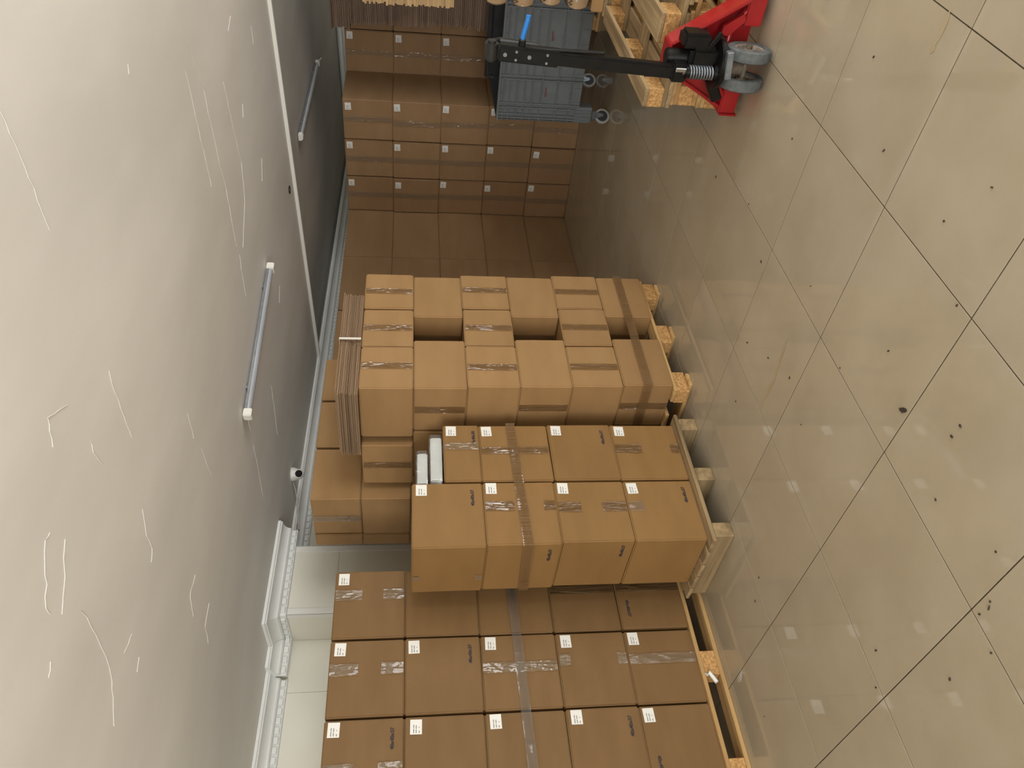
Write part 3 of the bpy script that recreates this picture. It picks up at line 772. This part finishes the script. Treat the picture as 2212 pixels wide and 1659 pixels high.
while y_ < .82:
    rib(y_-.003, y_+.003, .900, GZ1, .009); rib(y_+.05-.003, y_+.05+.003, GZ0, GZ0+.06, .007); y_ += .115
for yc in (.74, .50, .30):
    part(front, 'printed_mark', Vector((GX0+.0085, yc, .565))-fc, (.0012, .075, .006), 'red_print', 0)
    part(front, 'printed_mark', Vector((GX0+.0085, yc+.02, .553))-fc, (.0012, .03, .004), 'red_print', 0)
for yy, sg in ((GY1, -1), (GY0, 1)):
    for xx, sx_ in ((GX0, 1), (GX1, -1)):
        leg = gp('corner_leg', (xx+sx_*.055, yy+sg*.07, (GL+GZ0)/2+.02), (.11, .135, GZ0-GL+.04), 'grey_plastic', .008)
        for q in (-.045, -.015, .015, .045): part(leg, 'rib', (-.058*1.0 if sx_ > 0 else .058, q, 0), (.012, .006, GZ0-GL+.03), 'grey_plastic', .002)
        ca = empty('castor', (xx+sx_*.06-gc.x, yy+sg*.06-gc.y, 0)); ca.parent = g
        wm = lathe_me([(.022, -.011), (.050, -.011), (.062, -.009), (.063, 0), (.062, .009), (.050, .011), (.022, .011), (.022, -.011)], 28)
        wh = mobj('castor_wheel', wm, 'castor_tyre', ca, loc=(-.012, .01, .063)); wh.rotation_euler = (math.radians(90), 0, math.radians(-42))
        hm = mobj('castor_hub', cyl_me(.048, .0235, 24, .003), 'grey_plastic_dark', ca, loc=(-.012, .01, .063)); hm.rotation_euler = wh.rotation_euler
        fk = mobj('castor_fork', prism_me([(-.034, .15), (.034, .15), (.016, .055), (-.006, .055)], .003, 'Y'), 'steel', ca, loc=(0, 0, 0)); fk.rotation_euler = (0, 0, math.radians(-42)); fk.location = (-.012+.018*math.sin(math.radians(-42)), .01-.018*math.cos(math.radians(-42)), 0)
        fk2 = mobj('castor_fork', fk.data, 'steel', ca); fk2.rotation_euler = fk.rotation_euler; fk2.location = (-.012-.015*math.sin(math.radians(-42)), .01+.015*math.cos(math.radians(-42)), 0)
        part(ca, 'castor_plate', (0, 0, .156), (.08, .08, .010), 'chrome', .002)
tube = mobj('handle_bar', tube_me([(GX1-.06, GY0+.02, GZ1-.03), (GX1-.06, GY0+.02, GZ1+.03), (GX1-.06, GY1-.04, GZ1+.03), (GX1-.06, GY1-.02, GZ1-.03)], .022, 10), 'grey_plastic_dark', g)
tube.location = -gc

# ---------------------------------------------------------------- red pallet jack
JX, JY = 1.86, -.552
j = empty('pallet_jack', (JX, JY, 0)); tag(j, 'red hand pallet jack with black handle in the bare pallets', 'pallet jack')
jc = Vector(j.location)
def jp(name, c, s, mt, bev=.004, rot=None, seg=1): return part(j, name, Vector(c)-jc, s, mt, bev, rot, seg)
# wheels
tw = lathe_me([(.068, -.026), (.094, -.026), (.100, -.021), (.101, 0), (.100, .021), (.094, .026), (.068, .026), (.068, -.026)], 40)
hub = lathe_me([(0, .016), (.022, .018), (.024, .008), (.052, .006), (.056, .020), (.069, .022), (.069, -.022), (.056, -.020), (.052, -.006), (.024, -.008), (.022, -.018), (0, -.016)], 32)
for yy in (-.066, .066):
    wo = mobj('steer_wheel', tw, 'wheel_grey', j, loc=(0, yy, .101)); wo.rotation_euler = (math.radians(90), 0, math.radians(6))
    mobj('wheel_hub', hub, 'wheel_hub', wo)
    for q in range(5):
        a = q*2*math.pi/5; mobj('hub_hole', cyl_me(.012, .018, 12), 'rust_steel', wo, loc=(.038*math.cos(a), .038*math.sin(a), 0))
ax = mobj('axle', cyl_me(.015, .20, 16), 'rust_steel', j, loc=(0, 0, .101)); ax.rotation_euler = (math.radians(90), 0, math.radians(6))
mobj('axle_bracket', cyl_me(.034, .10, 20, .006, .045), 'rust_steel', j, loc=(0, 0, .165))
# turntable plate and pump
mobj('turntable', cyl_me(.112, .026, 36, .004), 'black_metal', j, loc=(.035, 0, .222))
jp('pump_body', (JX+.05, JY+.0, .30), (.11, .15, .135), 'black_metal', .02, seg=2)
mobj('pump_cylinder', cyl_me(.040, .20, 24, .005), 'black_metal', j, loc=(.075, .0, .36))
jp('oil_tank', (JX+.06, JY-.095, .345), (.10, .07, .13), 'black_metal', .014, seg=2)
mobj('piston_rod', cyl_me(.015, .16, 16), 'chrome', j, loc=(-.018, .028, .315))
sp = []
for i in range(121):
    a = i/120*2*math.pi*9; sp.append((-.018+.027*math.cos(a), .028+.027*math.sin(a), .250+.115*i/120))
mobj('spring', tube_me(sp, .0048, 8), 'steel', j)
jp('gusset', (JX+.06, JY+.135, .195), (.05, .11, .05), 'black_metal', .006, (-.5, 0, 0))
mobj('spring_seat', cyl_me(.036, .016, 20, .003), 'black_metal', j, loc=(-.018, .028, .242))
mobj('spring_cap', cyl_me(.030, .018, 20, .003), 'black_metal', j, loc=(-.018, .028, .374))
jp('yoke', (JX+.012, JY+.038, .405), (.075, .085, .075), 'black_metal', .01, seg=2)
jp('pin', (JX-.030, JY+.018, .400), (.012, .020, .062), 'chrome', .003)
jp('foot_pedal', (JX+.02, JY-.10, .265), (.018, .09, .022), 'black_metal', .003, (0.5, 0, 0))
jp('link_plate', (JX-.075, JY-.035, .208), (.03, .125, .030), 'steel', .003, (-.15, 0, 0))
# handle
B0 = Vector((JX+.012, JY+.040, .43)); B1 = Vector((JX+.035, JY+.005, 1.285)); ax_ = (B1-B0).normalized()
q = ax_.to_track_quat('Z', 'Y')
def hp(name, t0, t1, sx, sy, mt, bev, dx=0, dy=0):
    L = (B1-B0).length; c = B0 + ax_*((t0+t1)/2*L)
    o = part(j, name, c-jc+Vector((dx, dy, 0)), (sx, sy, (t1-t0)*L), mt, bev, seg=2)
    o.rotation_mode = 'QUATERNION'; o.rotation_quaternion = ax_.rotation_difference(Vector((0, 0, 1))).inverted(); return o
hp('handle_tube', -.03, .66, .05, .062, 'black_metal', .010)
hou = hp('handle_housing', .62, .955, .062, .074, 'black_metal', .010)
for t in (.06, -.08):
    for sy in (.018, -.018):
        bo = mobj('bolt', cyl_me(.006, .006, 10), 'steel', hou, loc=(-.033, sy, t)); bo.rotation_euler = (0, math.radians(90), 0)
for t in (.0, .11): 
    bo = mobj('bolt', cyl_me(.009, .007, 12), 'steel', hou, loc=(-.033, 0, t)); bo.rotation_euler = (0, math.radians(90), 0)
grip = mobj('handle_grip', cyl_me(.031, .092, 28, .012), 'black_rubber', j, loc=B1-jc-ax_*.012); grip.rotation_euler = (math.radians(90), 0, 0)
gr2 = mobj('handle_loop', tube_me([(.02, .0, -.26), (.07, .0, -.22), (.115, .0, -.06), (.09, .0, -.01), (.02, 0, 0)], .016, 12), 'black_rubber', j, loc=B1-jc)
lv = mobj('lever_mount', box_me(.03, .035, .03, .006), 'black_metal', j, loc=B0+ax_*.70-jc+Vector((0, -.05, .01)))
mobj('control_lever', tube_me([(0, -.05, 0), (0, -.08, -.002), (.005, -.145, -.016), (.006, -.165, -.018)], .011, 12), 'blue_plastic', j, loc=B0+ax_*.70-jc+Vector((0, 0, .01)))
mobj('lever_tip', cyl_me(.009, .012, 12), 'white_plastic', j, loc=B0+ax_*.70-jc+Vector((0, -.056, .01))).rotation_euler = (math.radians(90), 0, 0)
jp('cable_guide', (JX+.02, JY-.018, .93), (.02, .014, .34), 'black_metal', .004)
# frame: plate with flanged sloping arms, forks
plate = mobj('frame_plate', prism_me([(-.285, .045), (-.285, .10), (-.055, .435), (.085, .435), (.285, .10), (.285, .045)], .012, 'X'), 'red_paint', j, loc=(.185, 0, 0))
def flange(y0, z0, y1, z1, dep, name='frame_arm', th=.014):
    L = math.hypot(y1-y0, z1-z0); o = part(j, name, (.185-dep/2+.006, (y0+y1)/2, (z0+z1)/2), (dep, L, th), 'red_paint', .004, seg=2)
    o.rotation_euler = (math.atan2(z1-z0, y1-y0), 0, 0); return o
flange(-.285, .085, -.050, .437, .105)
flange(.285, .06, .082, .437, .045)
flange(-.052, .440, .085, .440, .105, 'frame_top')
jp('frame_cheek', (JX+.14, JY+.087, .40), (.10, .012, .08), 'red_paint', .003)
for sy in (-1, 1):
    yc = sy*.205
    o = part(j, 'fork', (.19+.575, yc, .062), (1.15, .152, .045), 'red_paint', .008, seg=2)
    part(j, 'fork_heel', (.165, sy*.212, .066), (.07, .150, .085), 'red_paint', .006, seg=2)
    part(j, 'fork_cheek', (.165, sy*.287, .06), (.10, .010, .09), 'red_paint', .003)
    mobj('push_rod', tube_me([(.11, sy*.05, .17), (.13, sy*.13, .165), (.15, sy*.20, .10)], .014, 10), 'red_paint', j)
    mobj('load_roller', cyl_me(.037, .07, 20, .004), 'wheel_grey', j, loc=(1.22, yc, .038)).rotation_euler = (math.radians(90), 0, 0)
mobj('rocker_link', prism_me([(-.20, .13), (-.17, .115), (-.10, .175), (-.10, .215), (-.14, .21)], .02, 'X'), 'red_paint', j, loc=(.10, 0, 0))

# ---------------------------------------------------------------- ceiling lights, camera, small things
def fixture(label, A, B, wd, ht, square):
    A = Vector(A); B = Vector(B); A.z = cz(A.x, A.y)-ht/2-.012; B.z = cz(B.x, B.y)-ht/2-.012
    D = B-A; L = D.length; root = empty('tube_light', (A+B)/2); tag(root, label, 'lamp')
    root.rotation_euler = (0, -math.asin(D.z/L), math.atan2(D.y, D.x))
    part(root, 'housing', (0, 0, ht*.28), (L-.10, wd, ht*.44), 'aluminium', .004, seg=2)
    n = 10; pr = [(-wd/2, .0)] + [(wd/2*math.cos(math.pi+math.pi*i/n), .0+ht*.5*math.sin(math.pi+math.pi*i/n)) for i in range(1, n)] + [(wd/2, .0)]
    me = prism_me(pr, L-.10, 'X'); df = mobj('diffuser', me, 'diffuser', root, loc=(-(L-.10)/2, 0, ht*.08))
    for s in (-1, 1):
        if square: part(root, 'end_cap', (s*(L/2-.025), 0, .0), (.055, wd+.006, ht+.006), 'white_plastic', .005, seg=2)
        else:
            pr2 = [(-wd*.53, ht*.5)] + [(wd*.53*math.cos(math.pi+math.pi*i/n), .05*ht+ht*.6*math.sin(math.pi+math.pi*i/n)) for i in range(n+1)] + [(wd*.53, ht*.5)]
            mobj('end_cap', prism_me(pr2, .05, 'X'), 'white_plastic', root, loc=(s*(L/2-.025)-.025, 0, 0))
    for s in (-.33, .33): part(root, 'clip', (s*L, 0, ht*.5+.007), (.02, wd*.8, .012), 'steel', .001)
    return root
f1 = fixture('longer-looking near tube lamp with square white end caps, unlit', (1.618, 1.566, 0), (2.82, 1.343, 0), .052, .042, True)
mobj('wire', tube_me([(-.42, .03, .025), (-.46, .045, .03), (-.50, .035, .018), (-.52, .028, .01)], .004, 6), 'black_metal', f1)
f2 = fixture('far tube lamp with rounded end cap beyond the white strip, unlit', (4.78, 1.43, 0), (6.29, 1.40, 0), .050, .038, False)
f2.location.z += .035
mobj('wire', tube_me([(.75, 0, .015), (.78, -.02, -.02), (.80, -.03, -.035)], .004, 6), 'cable', f2)
# dome camera
cx_, cy_ = 2.419, 3.090
dc = empty('dome_camera', (cx_, cy_, cz(cx_, cy_))); tag(dc, 'white turret security camera on the ceiling by the cornice', 'camera')
mobj('base', lathe_me([(0, 0), (.052, 0), (.055, -.006), (.055, -.022), (.050, -.032), (.046, -.045), (0, -.045)], 32), 'white_plastic', dc)
ball = mobj('turret', lathe_me([(.044*math.sin(a*math.pi/16), -.044*math.cos(a*math.pi/16)) for a in range(0, 17)], 28), 'white_plastic', dc, loc=(0, 0, -.052))
vw = (CAM - Vector((cx_, cy_, 2.5))).normalized(); vw = Vector((vw.x+.12, vw.y, vw.z-.10)).normalized()
fr = mobj('lens_face', cyl_me(.033, .008, 28, .002), 'white_plastic', dc, loc=Vector((0, 0, -.052))+vw*.0410)
fr.rotation_mode = 'QUATERNION'; fr.rotation_quaternion = vw.to_track_quat('Z', 'Y')
ln = mobj('lens', cyl_me(.0285, .006, 28, .001), 'lens', dc, loc=Vector((0, 0, -.052))+vw*.0450); ln.rotation_mode = 'QUATERNION'; ln.rotation_quaternion = fr.rotation_quaternion
cb = empty('camera_cable', (2.385, 3.14, cz(2.385, 3.14)-.008)); tag(cb, 'thin white cable hanging from the security camera with a plug', 'cable')
def cp(p): return Vector(p)-Vector(cb.location)
mobj('cord', tube_me([cp(p) for p in ((2.385, 3.14, 2.548), (2.365, 3.22, 2.535), (2.33, 3.33, 2.528), (2.25, 3.385, 2.515), (2.17, 3.40, 2.508), (2.11, 3.405, 2.503))], .0042, 8), 'cable', cb)
mobj('cord', tube_me([cp(p) for p in ((2.20, 3.395, 2.511), (2.14, 3.39, 2.522), (2.09, 3.40, 2.520))], .003, 8), 'cable', cb)
pl = mobj('plug', cyl_me(.008, .026, 12, .002), 'chrome', cb, loc=cp((2.095, 3.405, 2.501))); pl.rotation_euler = (0, math.radians(90), 0)

# bits on the floor
DEBRIS= [(2.023, 0.102), (1.559, -0.017), (1.249, 0.099), (0.027, -0.182), (0.407, -0.015), (0.876, 0.367), (1.093, 0.466), (0.804, -0.101), (0.301, -0.737), (0.073, -0.59), (0.984, 0.764), (-0.281, -0.102), (0.215, 1.155), (-0.537, -0.203), (-0.624, -0.086), (-0.634, -0.069), (-0.628, -0.023), (-0.704, 0.228), (-0.556, 0.614), (1.03, -0.944), (-0.464, 0.523), (-0.728, 0.013), (0.739, -0.739), (-0.192, -0.346), (-0.19, -0.296), (1.379, -0.451), (0.158, 1.267), (0.667, 0.29), (0.455, 0.357), (0.227, -0.266), (0.198, -0.915), (-0.269, 1.552)]
STAIN= [(0.801, 0.198), (0.777, 0.337), (0.761, 0.429), (0.777, 0.498), (0.765, 0.577)]
STAIN2= [(0.736, -1.208), (0.724, -1.158), (0.732, -1.106), (0.733, -1.076)]
for i, (x, y) in enumerate(DEBRIS):
    rr = random.Random(i); n = 7; v = []
    sx, sy = rr.uniform(.003, .008), rr.uniform(.002, .004)
    if i == 3: sx, sy = .022, .009
    for zz in (0, .003):
        for k in range(n):
            a = 2*math.pi*k/n; q_ = rr.uniform(.7, 1.2); v.append((sx*q_*math.cos(a), sy*q_*math.sin(a), zz))
    f = [tuple(range(n-1, -1, -1)), tuple(range(n, 2*n))] + [(k, (k+1) % n, n+(k+1) % n, n+k) for k in range(n)]
    o = mobj('floor_scrap', mesh_py(v, f), 'debris', loc=(x, y, 0.0004)); o.rotation_euler.z = rr.uniform(0, 6)
    tag(o, 'dark torn scrap beside a joint in the tiled floor' if i == 3 else 'small dark scrap lying on the beige tiled floor', 'scrap', None if i == 3 else 'dark scraps on the floor')
for nm, pts, wd in (('glue_stain', STAIN, .03), ('glue_stain', STAIN2, .03)):
    ribbon(floor, nm, pts, wd, lambda x, y, s: .0006, 'stain', 3)
# torn white wrap hanging under the deck of the pallet by the wall
o = mobj('plastic_scrap', tube_me([(0, 0, .028), (.012, -.004, .012), (-.02, -.004, -.004), (-.045, -.006, -.014)], .011, 8), 'white_foam', loc=(.075, 1.850, .074))
tag(o, 'small torn white plastic scrap caught under the wall stack pallet', 'scrap')
